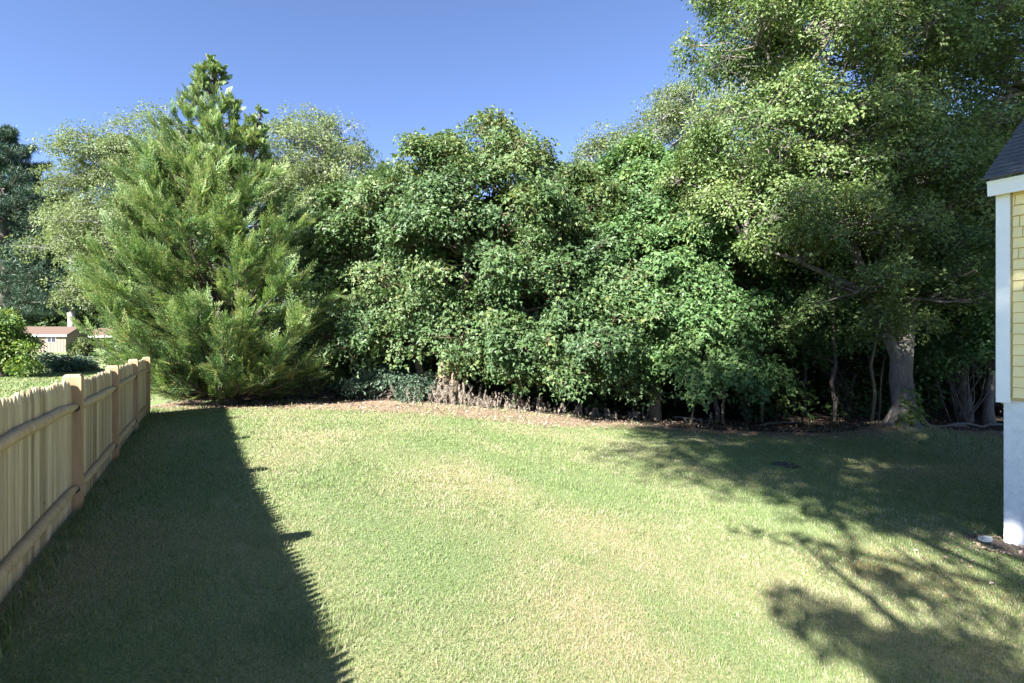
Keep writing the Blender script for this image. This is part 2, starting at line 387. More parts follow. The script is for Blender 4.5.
def crown_clusters(lobes, boughs, clusters, brad, fill=.25, low=-.45):
    "boughs on the skin of the lobes, leaf clusters on the boughs"
    lob = np.array([[*c, *((r,) * 3 if np.isscalar(r) else r)] for c, r in lobes], float)
    area = (lob[:, 3] * lob[:, 4]) + (lob[:, 3] * lob[:, 5]) + (lob[:, 4] * lob[:, 5]); area /= area.sum()
    B, BR, BO, BL = [], [], [], []
    tries = 0
    while len(B) < boughs and tries < boughs * 12:
        tries += 1
        li = R.choice(len(lob), p=area); c, r = lob[li, :3], lob[li, 3:]
        d = rdir(1)[0]
        if d[2] < low: continue
        inner = R.random() < fill
        k = R.uniform(.25, .7) if inner else R.uniform(.78, 1.04)
        b = c + d * r * k
        q = np.linalg.norm((b - lob[:, :3]) / lob[:, 3:], axis=1); q[li] = 9
        if not inner and q.min() < .62: continue
        B.append(b); BR.append(brad * R.uniform(.5, 1.4)); BO.append(d); BL.append(li)
    B, BR, BO, BL = map(np.array, (B, BR, BO, BL))
    n = len(B); d2 = unit(R.normal(size=(n, clusters, 3)) + .75 * BO[:, None] + np.array([0, 0, .45]))
    C = B[:, None] + d2 * (BR[:, None, None] * R.uniform(.45, 1.0, (n, clusters, 1))) * np.array([1.15, 1.15, .75])
    Nn = unit(.75 * np.array([0, 0, 1]) + .55 * d2 + .35 * BO[:, None] + .25 * R.normal(size=C.shape))
    return B, BR, BL, lob, C.reshape(-1, 3), Nn.reshape(-1, 3), np.repeat(np.arange(n), clusters)
def crown_mesh(name, C, Nn, bi, nb, per, crad, L, ratio, lobed=True, mess=.5, top_tint=None):
    K = len(C); A = unit(np.cross(Nn, rdir(K))); Bt = np.cross(Nn, A)
    rr = np.sqrt(R.random((K, per))); an = R.uniform(0, 2 * np.pi, (K, per))
    rad = A[:, None] * np.cos(an)[..., None] + Bt[:, None] * np.sin(an)[..., None]
    cr = (crad * R.uniform(.7, 1.3, K))[:, None]
    P = C[:, None] + rad * (rr * cr)[..., None] + Nn[:, None] * ((R.normal(size=(K, per)) * .22 - .35 * rr ** 2) * cr)[..., None]
    nn = unit(Nn[:, None] + mess * R.normal(size=P.shape)); T = unit(rad + .35 * R.normal(size=P.shape) + np.array([0, 0, -.35]))
    T = unit(T - nn * (T * nn).sum(-1, keepdims=True))
    n = K * per; l = L * R.uniform(.6, 1.2, n) * np.repeat(R.uniform(.7, 1.3, K), per)
    bt = R.normal(0, .13, nb); tint = np.clip(R.normal(.5, .17, (K, per)) + bt[bi][:, None] + R.normal(0, .07, (K, 1)), 0, 1).ravel()
    if top_tint is not None:                                   # tint turns yellower toward the top of the crown
        z0, z1, a = top_tint; tint = np.clip(tint + a * sstep(z0, z1, P[..., 2].ravel()), 0, 1)
    f = maple_leaves if lobed else leaf_quads
    V, Fc = f(P.reshape(-1, 3), T.reshape(-1, 3), nn.reshape(-1, 3), l, l * ratio)
    return mesh_np(name, V, [Fc], np.repeat(tint, len(V) // n))
def curve(a, b, n=6, sag=.1, wob=.06):
    a, b = np.asarray(a, float), np.asarray(b, float); t = np.linspace(0, 1, n)[:, None]; d = np.linalg.norm(b - a)
    P = a + (b - a) * t; P[:, 2] += sag * d * np.sin(np.pi * t[:, 0])
    P[1:-1] += R.normal(0, wob * d / n * 1.5, (n - 2, 3)); return P
def limbs_for(tr, forks, lob, B, BL, r0, C=None, bi=None, twig=.012, bare=None):
    "limbs from the forks to every lobe, branches to every bough, twigs to the leaf clusters"
    pts = []
    for li in range(len(lob)):
        c = lob[li, :3].copy(); fk = forks[int(np.argmin([np.linalg.norm((c - f)[:2]) + .5 * abs(c[2] - f[2] - 1.2) for f in forks]))]
        P = curve(fk, c, 8, .06, .25); rr = np.linspace(r0, r0 * .3, 8); tr.tube(P, rr, 7, .5, .15); pts.append(P)
        for j in np.where(BL == li)[0]:
            k = int(np.argmin(np.linalg.norm(P - B[j], axis=1) + 1.5 * np.maximum(0, P[:, 2] - B[j, 2] + .1)))
            tr.tube(curve(P[k], B[j], 5, -.04, .2), np.linspace(r0 * .32, twig, 5), 5, .6, 0, False)
    if C is not None:
        for j in range(len(C)):
            tr.tube(curve(B[bi[j]], C[j], 3, 0, .1), np.linspace(twig, twig * .45, 3), 3, .6, 0, False)
def broadleaf(name, base, trunks, forks, lobes, leafmat, barkmat, label, cat="tree", group=None, boughs=120, clusters=12, per=24, brad=.75,
              crad=.34, L=.12, ratio=.95, lobed=True, r0=.1, twigs=True, top_tint=None, mess=.5, fill=.25, low=-.45, extra=None):
    root = empty(name, base, label, cat, group); base = np.asarray(base, float)
    lobes = [(np.asarray(c, float) - base, r) for c, r in lobes]
    B, BR, BL, lob, C, Nn, bi = crown_clusters(lobes, boughs, clusters, brad, fill, low)
    tr = MB()
    for P, r in trunks: tr.tube(np.asarray(P, float) - base, r, 12, .5, .14)
    fk = [np.asarray(f, float) - base for f in forks]
    limbs_for(tr, fk, lob, B, BL, r0, C if twigs else None, bi)
    if extra: extra(tr, base)
    tr.build("trunk", barkmat, root, True)
    st = None if top_tint is None else (top_tint[0] - base[2], top_tint[1] - base[2], top_tint[2])
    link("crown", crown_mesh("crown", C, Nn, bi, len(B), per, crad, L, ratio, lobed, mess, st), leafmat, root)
    return root
def trunk_line(a, b, n=7, wob=.04):
    P = curve(a, b, n, 0, wob); return P
def ground_pt(px, d):
    x = (px - 512) / F * d; return np.array([x, d, float(gz(x, d))])
def lob(*rows): return [(at(px, py, d), r) for px, py, d, r in rows]

# ---- the rounded maple in the middle of the edge
b = ground_pt(447, 14.6)
up = at(470, 250, 14.9); up2 = at(430, 270, 15.2)
broadleaf("maple_tree", b,
          [([b + [0, 0, -.1], b + [-.05, 0, .35], at(444, 365, 14.6), at(455, 325, 14.6), at(463, 300, 14.7), up], [.24, .19, .17, .15, .14, .10]),
           ([b + [.16, .05, -.1], b + [.2, .05, .5], at(462, 350, 14.7), at(475, 310, 14.9), at(500, 260, 15)], [.19, .15, .13, .11, .08]),
           ([b + [-.75, .35, -.1], b + [-.8, .35, .6], at(415, 340, 15), at(408, 310, 15.1), up2], [.14, .12, .11, .10, .07])],
          [up, up2, at(500, 260, 15), at(463, 300, 14.7), at(475, 310, 14.9)],
          lob((476, 166, 15.3, (1.0, 1.4, 1.25)), (438, 205, 15.2, 1.6), (398, 235, 15.2, 1.65), (515, 195, 15.4, 1.6), (560, 218, 15.6, 1.4), (500, 215, 14.8, 1.8), (370, 275, 15.2, 1.5), (465, 255, 14.6, 2.0),
              (560, 235, 15.5, 1.7), (405, 315, 14.9, 1.3), (535, 290, 14.4, (1.3, 1.2, 1.2)), (590, 285, 14.8, (1.3, 1.2, 1.2)), (478, 330, 14.0, (.9, .9, .75)),
              (520, 350, 13.7, (.95, .9, .75)), (585, 340, 13.9, (1.3, 1.0, .85)), (560, 375, 13.8, (.8, .7, .35)), (420, 352, 14.2, (.9, .8, .6)), (385, 345, 14.5, (.9, .8, .7)), (492, 352, 13.8, (.6, .6, .5)), (445, 320, 14.2, (.7, .6, .5)), (620, 378, 14.0, (.9, .7, .4)), (505, 382, 13.9, (.6, .5, .25)), (350, 355, 14.9, (.8, .7, .7)), (355, 320, 15.2, (1.0, 1.0, 1.0)), (640, 320, 14.6, (1.0, 1, .9))),
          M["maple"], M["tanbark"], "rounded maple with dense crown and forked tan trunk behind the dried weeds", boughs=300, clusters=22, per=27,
          brad=.72, crad=.30, L=.118, top_tint=(5.2, 8.0, .26), r0=.09, mess=.45, fill=.14)
# ---- the lower, brighter maple beside it
b = ground_pt(655, 15.2)
f1 = at(660, 330, 15.3)
broadleaf("maple_tree", b, [([b + [0, 0, -.1], b + [0, 0, .4], at(656, 360, 15.2), f1, at(668, 280, 15.6)], [.2, .17, .15, .13, .09])],
          [f1, at(668, 280, 15.6)],
          lob((640, 205, 16.8, 1.8), (690, 220, 16.6, 1.9), (620, 250, 16.2, 1.6), (655, 270, 15.8, 1.9), (720, 275, 15.8, 1.7), (620, 300, 15.0, 1.2), (690, 325, 15.0, (1.4, 1.2, 1.0)),
              (735, 335, 14.6, (1.1, 1.0, .9)), (745, 372, 14.0, (1.0, .9, .5)), (690, 372, 14.2, (1.2, 1, .55)), (640, 360, 14.4, (1.0, .9, .6))),
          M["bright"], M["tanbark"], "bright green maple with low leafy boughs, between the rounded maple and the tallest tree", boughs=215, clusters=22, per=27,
          brad=.72, crad=.3, L=.125, top_tint=(5, 8.5, .2), r0=.075, mess=.45, fill=.14)

# ---- the tall tree with the stout grey trunk
b = np.array([10.65, 13.9, -.75]); 
fk = at(902, 350, 13.9); fl = at(872, 300, 13.7); t2 = at(912, 240, 14.1); t3 = at(925, 120, 14.3); t4 = at(930, 0, 14.5); l2 = at(835, 215, 13.6); l3 = at(800, 120, 13.6); m1 = at(890, 200, 13.9); m2 = at(878, 90, 14)
def flare(tr, base):
    for k in range(9):
        a = k / 9 * 2 * np.pi + R.uniform(-.2, .2); d = np.array([math.cos(a), math.sin(a), 0])
        tr.tube([d * .20 + [0, 0, .62], d * .30 + [0, 0, .28], d * .50 + [0, 0, .02], d * R.uniform(.8, 1.4) + [0, 0, -.22]], [.09, .12, .10, .05], 7, .5, .1)
def mossy(tr, base): flare(tr, base)
broadleaf("big_tree", b,
          [([b + [0, 0, -.3], b + [0, 0, .15], b + [.0, 0, .6], at(901, 375, 13.9), fk, at(908, 290, 14), t2, at(920, 180, 14.2), t3, at(928, 60, 14.4), t4, at(935, -120, 14.6)],
            [.43, .33, .28, .26, .25, .22, .19, .16, .14, .12, .1, .05]),
           ([fk + [.02, 0, -1.0], fk + [-.12, -.05, -.35], at(885, 330, 13.8), fl, at(855, 255, 13.6), l2, at(815, 165, 13.6), l3, at(790, 30, 13.5)], [.10, .13, .14, .13, .12, .10, .09, .07, .04]),
           ([at(908, 290, 14), at(898, 250, 13.9), m1, at(885, 140, 14), m2, at(870, -20, 14)], [.2, .17, .15, .13, .1, .05]),
           ([fl, at(850, 285, 13.4), at(800, 262, 13.2), at(755, 245, 13.2)], [.11, .08, .06, .03]),
           ([t2, at(945, 210, 14), at(985, 150, 13.8), at(1010, 90, 13.8)], [.15, .12, .1, .06])],
          [fl, l2, l3, m1, m2, t2, t3, t4, at(755, 245, 13.2), at(985, 150, 13.8), at(800, 262, 13.2)],
          lob((758, 45, 13.2, 1.6), (765, 110, 13.2, 1.7), (725, 165, 13.8, 1.2), (800, 40, 13.2, 1.9), (775, -40, 13.4, 1.9), (815, 140, 13.2, 1.8), (765, 195, 13.4, 1.5), (718, 215, 14, .9),
              (850, 60, 13.5, 2.1), (820, -60, 13.5, 2.2), (900, -50, 14, 2.4), (880, 150, 13.5, 1.8), (930, 60, 13.8, 2.0), (985, -30, 14, 2.4), (1000, 80, 14, 2.0), (840, 225, 12.9, (1.5, 1.2, .8)),
              (885, 222, 12.9, (.9, .9, .6)), (950, 235, 13.0, (.9, .9, .7)), (890, 325, 12.9, (.8, .7, .35)), (960, 180, 13.4, 1.6), (860, 290, 12.6, (1.4, 1.1, .6)), (930, 300, 12.6, (1.4, 1.1, .6)), (790, 245, 12.8, (1.1, 1.0, .6)),
              (985, 260, 13.2, (1.4, 1.2, 1.0)), (1040, 150, 14, 2.0), (1060, 20, 14, 2.2), (1040, 270, 14, 1.6)),
          M["big"], M["bark"], "tallest tree with a stout grey flared trunk and airy pale green crown", boughs=720, clusters=13, per=36, brad=.64, crad=.34, L=.088, ratio=.62,
          lobed=False, r0=.075, mess=.55, fill=.3, low=-.6, extra=mossy)

# ---- pale trees that look over the first row
def pale_tree(px, d, lobes, label, leaf, barkm, boughs=170, per=44, group=None, L=.105):
    b = ground_pt(px, d); top = lobes[0][0]
    f = b + (top - b) * .55
    return broadleaf("tall_tree", b, [([b + [0, 0, -.2], b + (f - b) * .5, f, top], [.3, .24, .18, .08])], [f, b + (top - b) * .75], lobes, leaf, barkm, label, boughs=boughs, clusters=10, per=per,
                     brad=.95, crad=.45, L=L, ratio=.7, lobed=False, r0=.07, group=group)
pale_tree(120, 25, lob((125, 180, 25, 2.2), (108, 205, 24.5, 1.9), (165, 165, 25, 2.0), (88, 245, 24, 1.4), (130, 250, 24, 2.3), (190, 190, 25.5, 2.2), (112, 295, 24.5, 1.4)),
          "olive green tree showing above the left shoulder of the cypress", M["pale"], M["palebark"], 260)
pale_tree(318, 24, lob((318, 165, 24, 1.9), (345, 205, 23.5, 2.1), (290, 190, 24.5, 2.0), (365, 240, 23, 1.6), (320, 250, 23, 2.3), (270, 180, 25, 1.6)),
          "pale green tree behind, between the cypress and the rounded maple", M["pale"], M["palebark"])
pale_tree(640, 23, lob((650, 150, 23, 1.9), (610, 185, 23, 1.9), (690, 140, 23.5, 2.3), (575, 205, 23.5, 1.6), (650, 220, 22.5, 2.2), (720, 120, 24, 2.4)),
          "pale grey green tree rising behind the bright green maple", M["pale"], M["palebark"], 130)

# ---- woodland behind: a few kinds, each tree an object of its own
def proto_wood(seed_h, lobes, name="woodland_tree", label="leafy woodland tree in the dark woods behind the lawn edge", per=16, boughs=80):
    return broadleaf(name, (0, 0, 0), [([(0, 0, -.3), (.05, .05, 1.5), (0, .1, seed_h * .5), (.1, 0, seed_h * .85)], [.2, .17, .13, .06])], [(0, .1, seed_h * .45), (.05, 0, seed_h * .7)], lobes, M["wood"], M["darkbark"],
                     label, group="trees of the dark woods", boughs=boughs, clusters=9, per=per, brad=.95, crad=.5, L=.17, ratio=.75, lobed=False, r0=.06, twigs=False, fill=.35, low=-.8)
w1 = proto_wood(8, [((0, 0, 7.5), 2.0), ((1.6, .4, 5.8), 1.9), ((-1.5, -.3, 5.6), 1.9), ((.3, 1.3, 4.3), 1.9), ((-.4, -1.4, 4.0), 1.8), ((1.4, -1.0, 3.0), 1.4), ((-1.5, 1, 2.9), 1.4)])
w2 = proto_wood(10, [((0, 0, 10), 2.1), ((1.7, .5, 8), 2.1), ((-1.6, -.4, 7.6), 2.1), ((.3, 1.5, 6), 2.0), ((-.6, -1.5, 5.5), 2.0), ((1.5, -1.2, 4.2), 1.5)])
spots = []
for i, (px, d, s) in enumerate([(375, 19, .80), (430, 21, .88), (205, 27, .85), (262, 24, .8), (312, 21, .75), (500, 20.5, .85), (560, 20, .78), (610, 19, .75), (470, 25, 1.0), (540, 27, 1.0), (390, 26, .9),
                                (680, 20, .85), (735, 19.5, .95), (790, 19, 1.0), (840, 20, 1.15), (895, 20, 1.2), (950, 19.5, 1.2), (1010, 19, 1.1),
                                (700, 25, 1.15), (765, 26, 1.3), (825, 26, 1.4), (885, 27, 1.5), (945, 26, 1.45), (1005, 26, 1.45), (1065, 24, 1.3),
                                (730, 33, 1.5), (810, 34, 1.7), (890, 35, 1.8), (970, 34, 1.8), (1050, 32, 1.7), (640, 30, 1.1), (345, 22, .7)]):
    src = w1 if i % 2 == 0 else w2
    o = src if i < 2 else copy_tree(src)
    o.location = ground_pt(px, d) + [0, 0, -.1]; o.rotation_euler[2] = R.uniform(0, 6.28); o.scale = (s, s, s * (1 if i % 2 == 0 else .82))
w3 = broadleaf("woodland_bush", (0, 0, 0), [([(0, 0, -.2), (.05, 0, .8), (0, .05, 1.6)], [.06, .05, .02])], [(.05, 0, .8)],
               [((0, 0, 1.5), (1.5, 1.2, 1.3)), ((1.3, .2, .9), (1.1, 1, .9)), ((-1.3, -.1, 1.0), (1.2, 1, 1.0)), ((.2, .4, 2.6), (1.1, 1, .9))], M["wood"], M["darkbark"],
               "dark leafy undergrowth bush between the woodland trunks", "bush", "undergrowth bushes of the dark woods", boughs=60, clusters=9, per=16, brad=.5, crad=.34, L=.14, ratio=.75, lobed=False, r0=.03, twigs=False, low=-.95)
for i, (px, d, sc) in enumerate([(355, 17, .8), (410, 17.5, .9), (210, 20, .9), (255, 18.5, .9), (305, 18.5, .9), (285, 24, 1.3), (175, 24, .9), (465, 18, 1), (520, 18, 1), (575, 18, 1), (625, 18.5, 1), (675, 19, 1), (730, 19, 1.05), (785, 19.5, 1.1), (840, 20, 1.1), (900, 19, 1.1), (960, 18.5, 1.1), (1015, 18, 1.1),
                                 (380, 23, 1.3), (450, 24, 1.3), (530, 24, 1.3), (610, 24, 1.4), (690, 25, 1.5), (770, 25, 1.5), (850, 26, 1.5), (925, 25, 1.5), (1000, 24, 1.5)]):
    o = w3 if i == 0 else copy_tree(w3)
    o.location = ground_pt(px, d); o.rotation_euler[2] = R.uniform(0, 6.28); o.scale = (sc * 1.15, sc * 1.15, sc)
# dark woods beyond the left lawn
for i, (px, d, s) in enumerate([(-30, 66, 2.2), (20, 68, 2.0), (70, 70, 2.1), (115, 66, 1.8), (160, 62, 1.8), (210, 58, 1.6), (45, 78, 2.6), (-80, 70, 2.4), (-150, 66, 2.2), (-230, 64, 2.3), (-320, 60, 2.2), (-110, 80, 2.8), (-420, 58, 2.2)]):
    o = copy_tree(w2 if i % 2 else w1, ground_pt(px, d), R.uniform(0, 6.28), s)
    o["label"] = "dark woodland tree standing behind the tan shed"; o["group"] = "trees behind the shed"

for i, (px, d, sc) in enumerate([(-40, 62, 2.6), (0, 63, 2.5), (35, 64, 2.6), (70, 64, 2.5), (105, 66, 2.6), (140, 60, 2.4), (20, 72, 3.4), (85, 74, 3.4), (-90, 62, 3.0), (-150, 62, 3.0), (-220, 60, 3.0), (-300, 56, 3.0)]):
    o = copy_tree(w3, ground_pt(px, d), R.uniform(0, 6.28), sc)
    o["label"] = "dark bush at the foot of the woods behind the tan shed"; o["group"] = "bushes behind the shed"
# ------------------------------------------------------------------ the big cypress: upswept feathery boughs
def cypress(name, base, height, prof, label, leaders, boughs, sprays, mat, shear=0.0):
    "prof: height fraction -> radius; every bough carries feathery fans made of small scale-leaf blades"
    root = empty(name, base, label, "tree")
    tr = MB(); C, T, Nn, LL, tint = [], [], [], [], []
    def axis_at(h, ld):                       # the leader's own axis
        return np.array([ld[0] * h ** .8 + shear * h * (1 - h), ld[1] * h ** .8, height * ld[2] * h])
    for ld in leaders:
        hs = np.linspace(0, 1, 12); tr.tube([axis_at(h, ld) - (np.array([0, 0, .15]) if h == 0 else 0) for h in hs], .20 * ld[3] * (1 - hs * .95) + .008, 8, .4, .1)
    wts = np.array([l[3] for l in leaders]); wts = wts / wts.sum()
    for j in range(boughs):
        ld = leaders[R.choice(len(leaders), p=wts)]
        h = R.beta(1.0, 1.25) * .985 + .012 if j < boughs * .80 else 1 - .42 * R.random() ** 1.3; az = R.uniform(0, 2 * np.pi)
        if math.sin(az) > .35 and R.random() < .55: az = -az           # fuller on the open, sunny side
        rad = np.interp(h, *prof) * ld[3] ** .8 * R.uniform(.74, 1.12) + .10
        if math.cos(az) > 0: rad *= .97
        el = math.radians(np.interp(h, [0, .12, .5, .8, 1], [10, 18, 34, 50, 66]) + np.clip(R.normal(0, 6), -10, 8))
        out = np.array([math.cos(az), math.sin(az), 0])
        n = 9; t = np.linspace(0, 1, n)
        rise = rad * (math.tan(el) * .6 * t + .20 * t ** 2.2 - .10 * np.sin(np.pi * t) * (h < .25))
        a0 = axis_at(h, ld); a0[2] = max(a0[2] - rise[-1] * .85, .15); ax = axis_at(min(1, a0[2] / (height * ld[2])), ld); a0[:2] = ax[:2]
        P = a0 + out * (rad * t)[:, None] + np.array([0, 0, 1.]) * rise[:, None]
        P[1:] += R.normal(0, .04, (n - 1, 3)); P[:, 2] = np.maximum(P[:, 2], .12 + .1 * t)
        tr.tube(P, np.linspace(.03 + .02 * (1 - h), .006, n), 5, .5, 0, False)
        ns = max(14, int(sprays * (.34 + rad / 3.0)))
        bt = np.clip(R.normal(0, .11), -.2, .2)
        for s in range(ns):
            u = 1 - R.beta(1.0, 2.7) * .80
            p = np.array([np.interp(u, t, P[:, k]) for k in range(3)])
            fwd = unit(np.array([np.interp(min(1, u + .1), t, P[:, k]) - np.interp(max(0, u - .1), t, P[:, k]) for k in range(3)]))
            side = unit(np.cross(fwd, [0, 0, 1.]) + 1e-6); upv = np.cross(side, fwd)
            fa = R.uniform(-1.35, 1.35) * (1 - .5 * u)
            d = unit(fwd * math.cos(fa) + side * math.sin(fa) + upv * R.uniform(-.35, .5) + np.array([0, 0, .10]))
            sl = R.uniform(.30, .68) * min(1.0, .24 + .42 * rad) * R.uniform(.75, 1.15)
            w = unit(np.cross(d, unit(upv + .8 * R.normal(size=3)))); nn0 = np.cross(w, d)
            dead = u < .48 and h < .55 and R.random() < .8
            m = 15; q = np.linspace(.06, 1, m); sg = np.where(np.arange(m) % 2 == 0, 1., -1.)
            droop = np.array([0, 0, R.uniform(-.22, .10)]) * sl
            c0 = p + d * (q * sl)[:, None] + droop * (q ** 2)[:, None]
            sd = unit(d * .85 + w * (sg * .58)[:, None] + .06 * R.normal(size=(m, 3))); sd[-1] = d
            fl = sl * (.46 - .36 * q); fl[-1] = sl * .16
            for k in range(4):                                  # each side shoot: small blades left, right, on
                f = (k + .2) / 4.0
                cc = c0 + sd * (fl * f)[:, None]
                sdd = unit(sd + w * (sg * (.8 if k % 2 else -.6))[:, None] * (k < 3) + .13 * R.normal(size=sd.shape))
                C.append(cc); T.append(sdd); Nn.append(np.broadcast_to(nn0, cc.shape) + .2 * R.normal(size=cc.shape)); LL.append(fl * (.38 - .04 * k) + .022)
                tt = np.full(m, .52 + bt) + R.normal(0, .09, m) + .26 * (q - .5)
                if dead: tt = R.uniform(0, .32, m)
                elif R.random() < .14: tt = R.uniform(.78, 1, m)
                tint.append(np.clip(tt, 0, 1))
    tr.build("trunk", M["darkbark"], root, True)
    C, T, Nn = map(np.vstack, (C, T, Nn)); LL = np.concatenate(LL); tint = np.concatenate(tint)
    V, Fc = leaf_quads(C, T, unit(Nn), LL, .012 + .14 * LL, .1)
    link("crown", mesh_np("crown", V, [Fc], np.repeat(tint, 4)), mat, root)
    return root
b = ground_pt(234, 13.5)
prof = ([0, .03, .07, .12, .20, .28, .40, .59, .74, .83, .90, 1], [.7, 1.4, 2.0, 2.45, 2.7, 2.75, 2.5, 1.85, 1.12, .66, .34, .03])
cypress("cypress_tree", b, 8.95, prof, "big feathery cypress with an upswept conical crown at the end of the fence",
        [(-.5, 0, 1.0, 1.0), (.85, -.3, .84, .42), (-.9, -.2, .78, .36)], 450, 28, M["cypress"], -.9)

# ------------------------------------------------------------------ pine on the far left: tiers of level boughs
def pine(base, height, rad, label, name="pine_tree"):
    root = empty(name, base, label, "tree"); tr = MB(); C, T, LL, tint = [], [], [], []
    tr.tube([(0, 0, -.3), (.1, 0, height * .3), (0, .1, height * .7), (0, 0, height)], [.42, .36, .2, .04], 9, .5, .1)
    z = height * .25
    while z < height:
        for k in range(R.integers(4, 7)):
            az = R.uniform(0, 2 * np.pi); hfrac = (z / height - .25) / .75
            r = rad * (1 - hfrac) ** .75 * R.uniform(.6, 1.15) + .4
            o = np.array([math.cos(az), math.sin(az), 0]); n = 7; t = np.linspace(0, 1, n)
            P = np.array([0, 0, z]) + o * (r * t)[:, None] + np.array([0, 0, 1.]) * (r * (.10 * t - .18 * np.sin(np.pi * t) * (1 - hfrac)+ .12 * t ** 3))[:, None]
            tr.tube(P, np.linspace(.07, .015, n), 5, .5, 0, False)
            for s in range(int(12 + 13 * r)):
                u = R.uniform(.25, 1.0); p = np.array([np.interp(u, t, P[:, j]) for j in range(3)])
                lat = np.cross(o, [0, 0, 1.]) * R.normal(0, .16 * r * (1.15 - u * .6)) + np.array([0, 0, R.uniform(0, .22)])
                m = 26; d = unit(R.normal(size=(m, 3)) + .5 * o + np.array([0, 0, .55]))
                C.append(np.broadcast_to(p + lat, (m, 3)) + .10 * R.normal(size=(m, 3))); T.append(d); LL.append(R.uniform(.22, .36, m)); tint.append(np.clip(R.normal(.5, .2, m), 0, 1))
        z += height * R.uniform(.026, .042)
    tr.build("trunk", M["darkbark"], root, True)
    C, T = np.vstack(C), np.vstack(T); LL = np.concatenate(LL)
    V, Fc = leaf_quads(C, T, rdir(len(C)), LL, .035, .05)
    link("crown", mesh_np("crown", V, [Fc], np.repeat(np.concatenate(tint), 4)), M["pine"], root)
    return root
pine(ground_pt(2, 38), 17.0, 7.2, "tall dark pine with level tiers at the left edge")
pine(ground_pt(48, 62), 17.0, 6.5, "lower dark pine half hidden by the olive green tree", )

# ------------------------------------------------------------------ shrubs and undergrowth
def shrub(name, px, d, lobes, mat, label, cat="shrub", group=None, boughs=26, clusters=9, per=20, brad=.3, crad=.16, L=.08, ratio=.5, bark="darkbark", lobed=False):
    b = ground_pt(px, d); root = empty(name, b, label, cat, group)
    lobes = [(np.asarray(c, float) - b, r) for c, r in lobes]
    B, BR, BL, lb, C, Nn, bi = crown_clusters(lobes, boughs, clusters, brad, .3, -.75)
    tr = MB()
    for j in range(0, len(B), 4 if 'under' in name else 1):
        a = np.array([R.normal(0, .12), R.normal(0, .12), -.05]); tr.tube(curve(a, B[j], 5, .08, .2), np.linspace(.02, .005, 5), 5, .5, 0, False)
    tr.build("stem", M[bark], root, True)
    link("foliage", crown_mesh("foliage", C, Nn, bi, len(B), per, crad, L, ratio, lobed, .7), mat, root)
    return root
shrub("leafy_bush", 8, 21, lob((-6, 340, 21, .9), (8, 350, 20.8, .75), (-22, 330, 21, 1.0), (2, 322, 21, .6), (16, 362, 20.6, .4)), M["shrub"], "sunlit yellow green bush on the lawn beyond the fence", boughs=70, clusters=11, per=22, brad=.42, crad=.26, L=.15)
shrub("low_shrub", 62, 24, lob((50, 366, 24, (.7, .6, .45)), (72, 368, 24, (.8, .6, .4)), (85, 364, 25, (.5, .5, .4))), M["blue"], "low dark shrub in front of the tan shed", boughs=34, L=.14, per=16, brad=.32, crad=.22)
shrub("low_shrub", 88, 42, lob((84, 347, 42, (1.0, .8, .8)), (96, 345, 42, (1.0, .8, .7))), M["pale"], "greyish bush at the right corner of the tan shed", boughs=30, L=.2, per=16, brad=.5, crad=.3)
shrub("low_shrub", 374, 14.4, lob((374, 378, 14.4, (.5, .4, .45)), (395, 384, 14.2, (.55, .4, .35)), (362, 388, 14.0, (.4, .35, .3)), (418, 388, 14.0, (.5, .4, .3))), M["blue"], "low blue green shrub left of the forked tan trunk", boughs=60, L=.09, per=16, brad=.26, crad=.17)
shrub("weed_patch", 320, 15.2, lob((300, 384, 15.2, (.8, .5, .30)), (330, 382, 15.4, (.8, .5, .35)), (275, 386, 15.0, (.5, .5, .25)), (350, 384, 15.3, (.5, .4, .3))), M["weed"], "sunlit yellow green weeds between the cypress and the rounded maple", "weeds", boughs=60, L=.10, ratio=.35, per=16, brad=.26, crad=.17)
shrub("weed_patch", 172, 15.5, lob((168, 388, 15.6, (.6, .5, .2)), (185, 392, 14.6, (.5, .5, .16)), (160, 384, 16.5, (.5, .5, .25))), M["weed"], "sunlit weeds behind the last fence post", "weeds", boughs=36, L=.09, ratio=.35, per=12, brad=.2, crad=.15)
for px, d, rows, lab in ((965, 15.2, ((955, 330, 15.4, (1.2, 1.0, .8)), (985, 355, 15.0, (.9, .8, .6)), (940, 362, 15.2, (.8, .7, .5)), (1000, 310, 15.4, (1.2, 1, .9))), "leafy understory bush between the tallest tree and the house"),
                         (850, 17.0, ((835, 330, 17, (1.2, 1, .8)), (870, 320, 17, (1.2, 1, .8)), (800, 345, 17.2, (1.0, .9, .6))), "dim understory bush in the shade left of the stout grey trunk"),
                         (1010, 17, ((1015, 330, 17, (1.5, 1.2, 1.4)), (975, 300, 17.5, (1.6, 1.2, 1.2)), (930, 290, 17.5, (1.4, 1.2, 1.2))), "tall understory bush in the shade behind the house corner")):
    shrub("understory_bush", px, d, lob(*rows), M["bright"], lab, boughs=60, clusters=10, per=16, brad=.45, crad=.28, L=.13, ratio=.7)
for px, d, w in ((905, 13.2, .25), (922, 13.3, .22)):
    pass
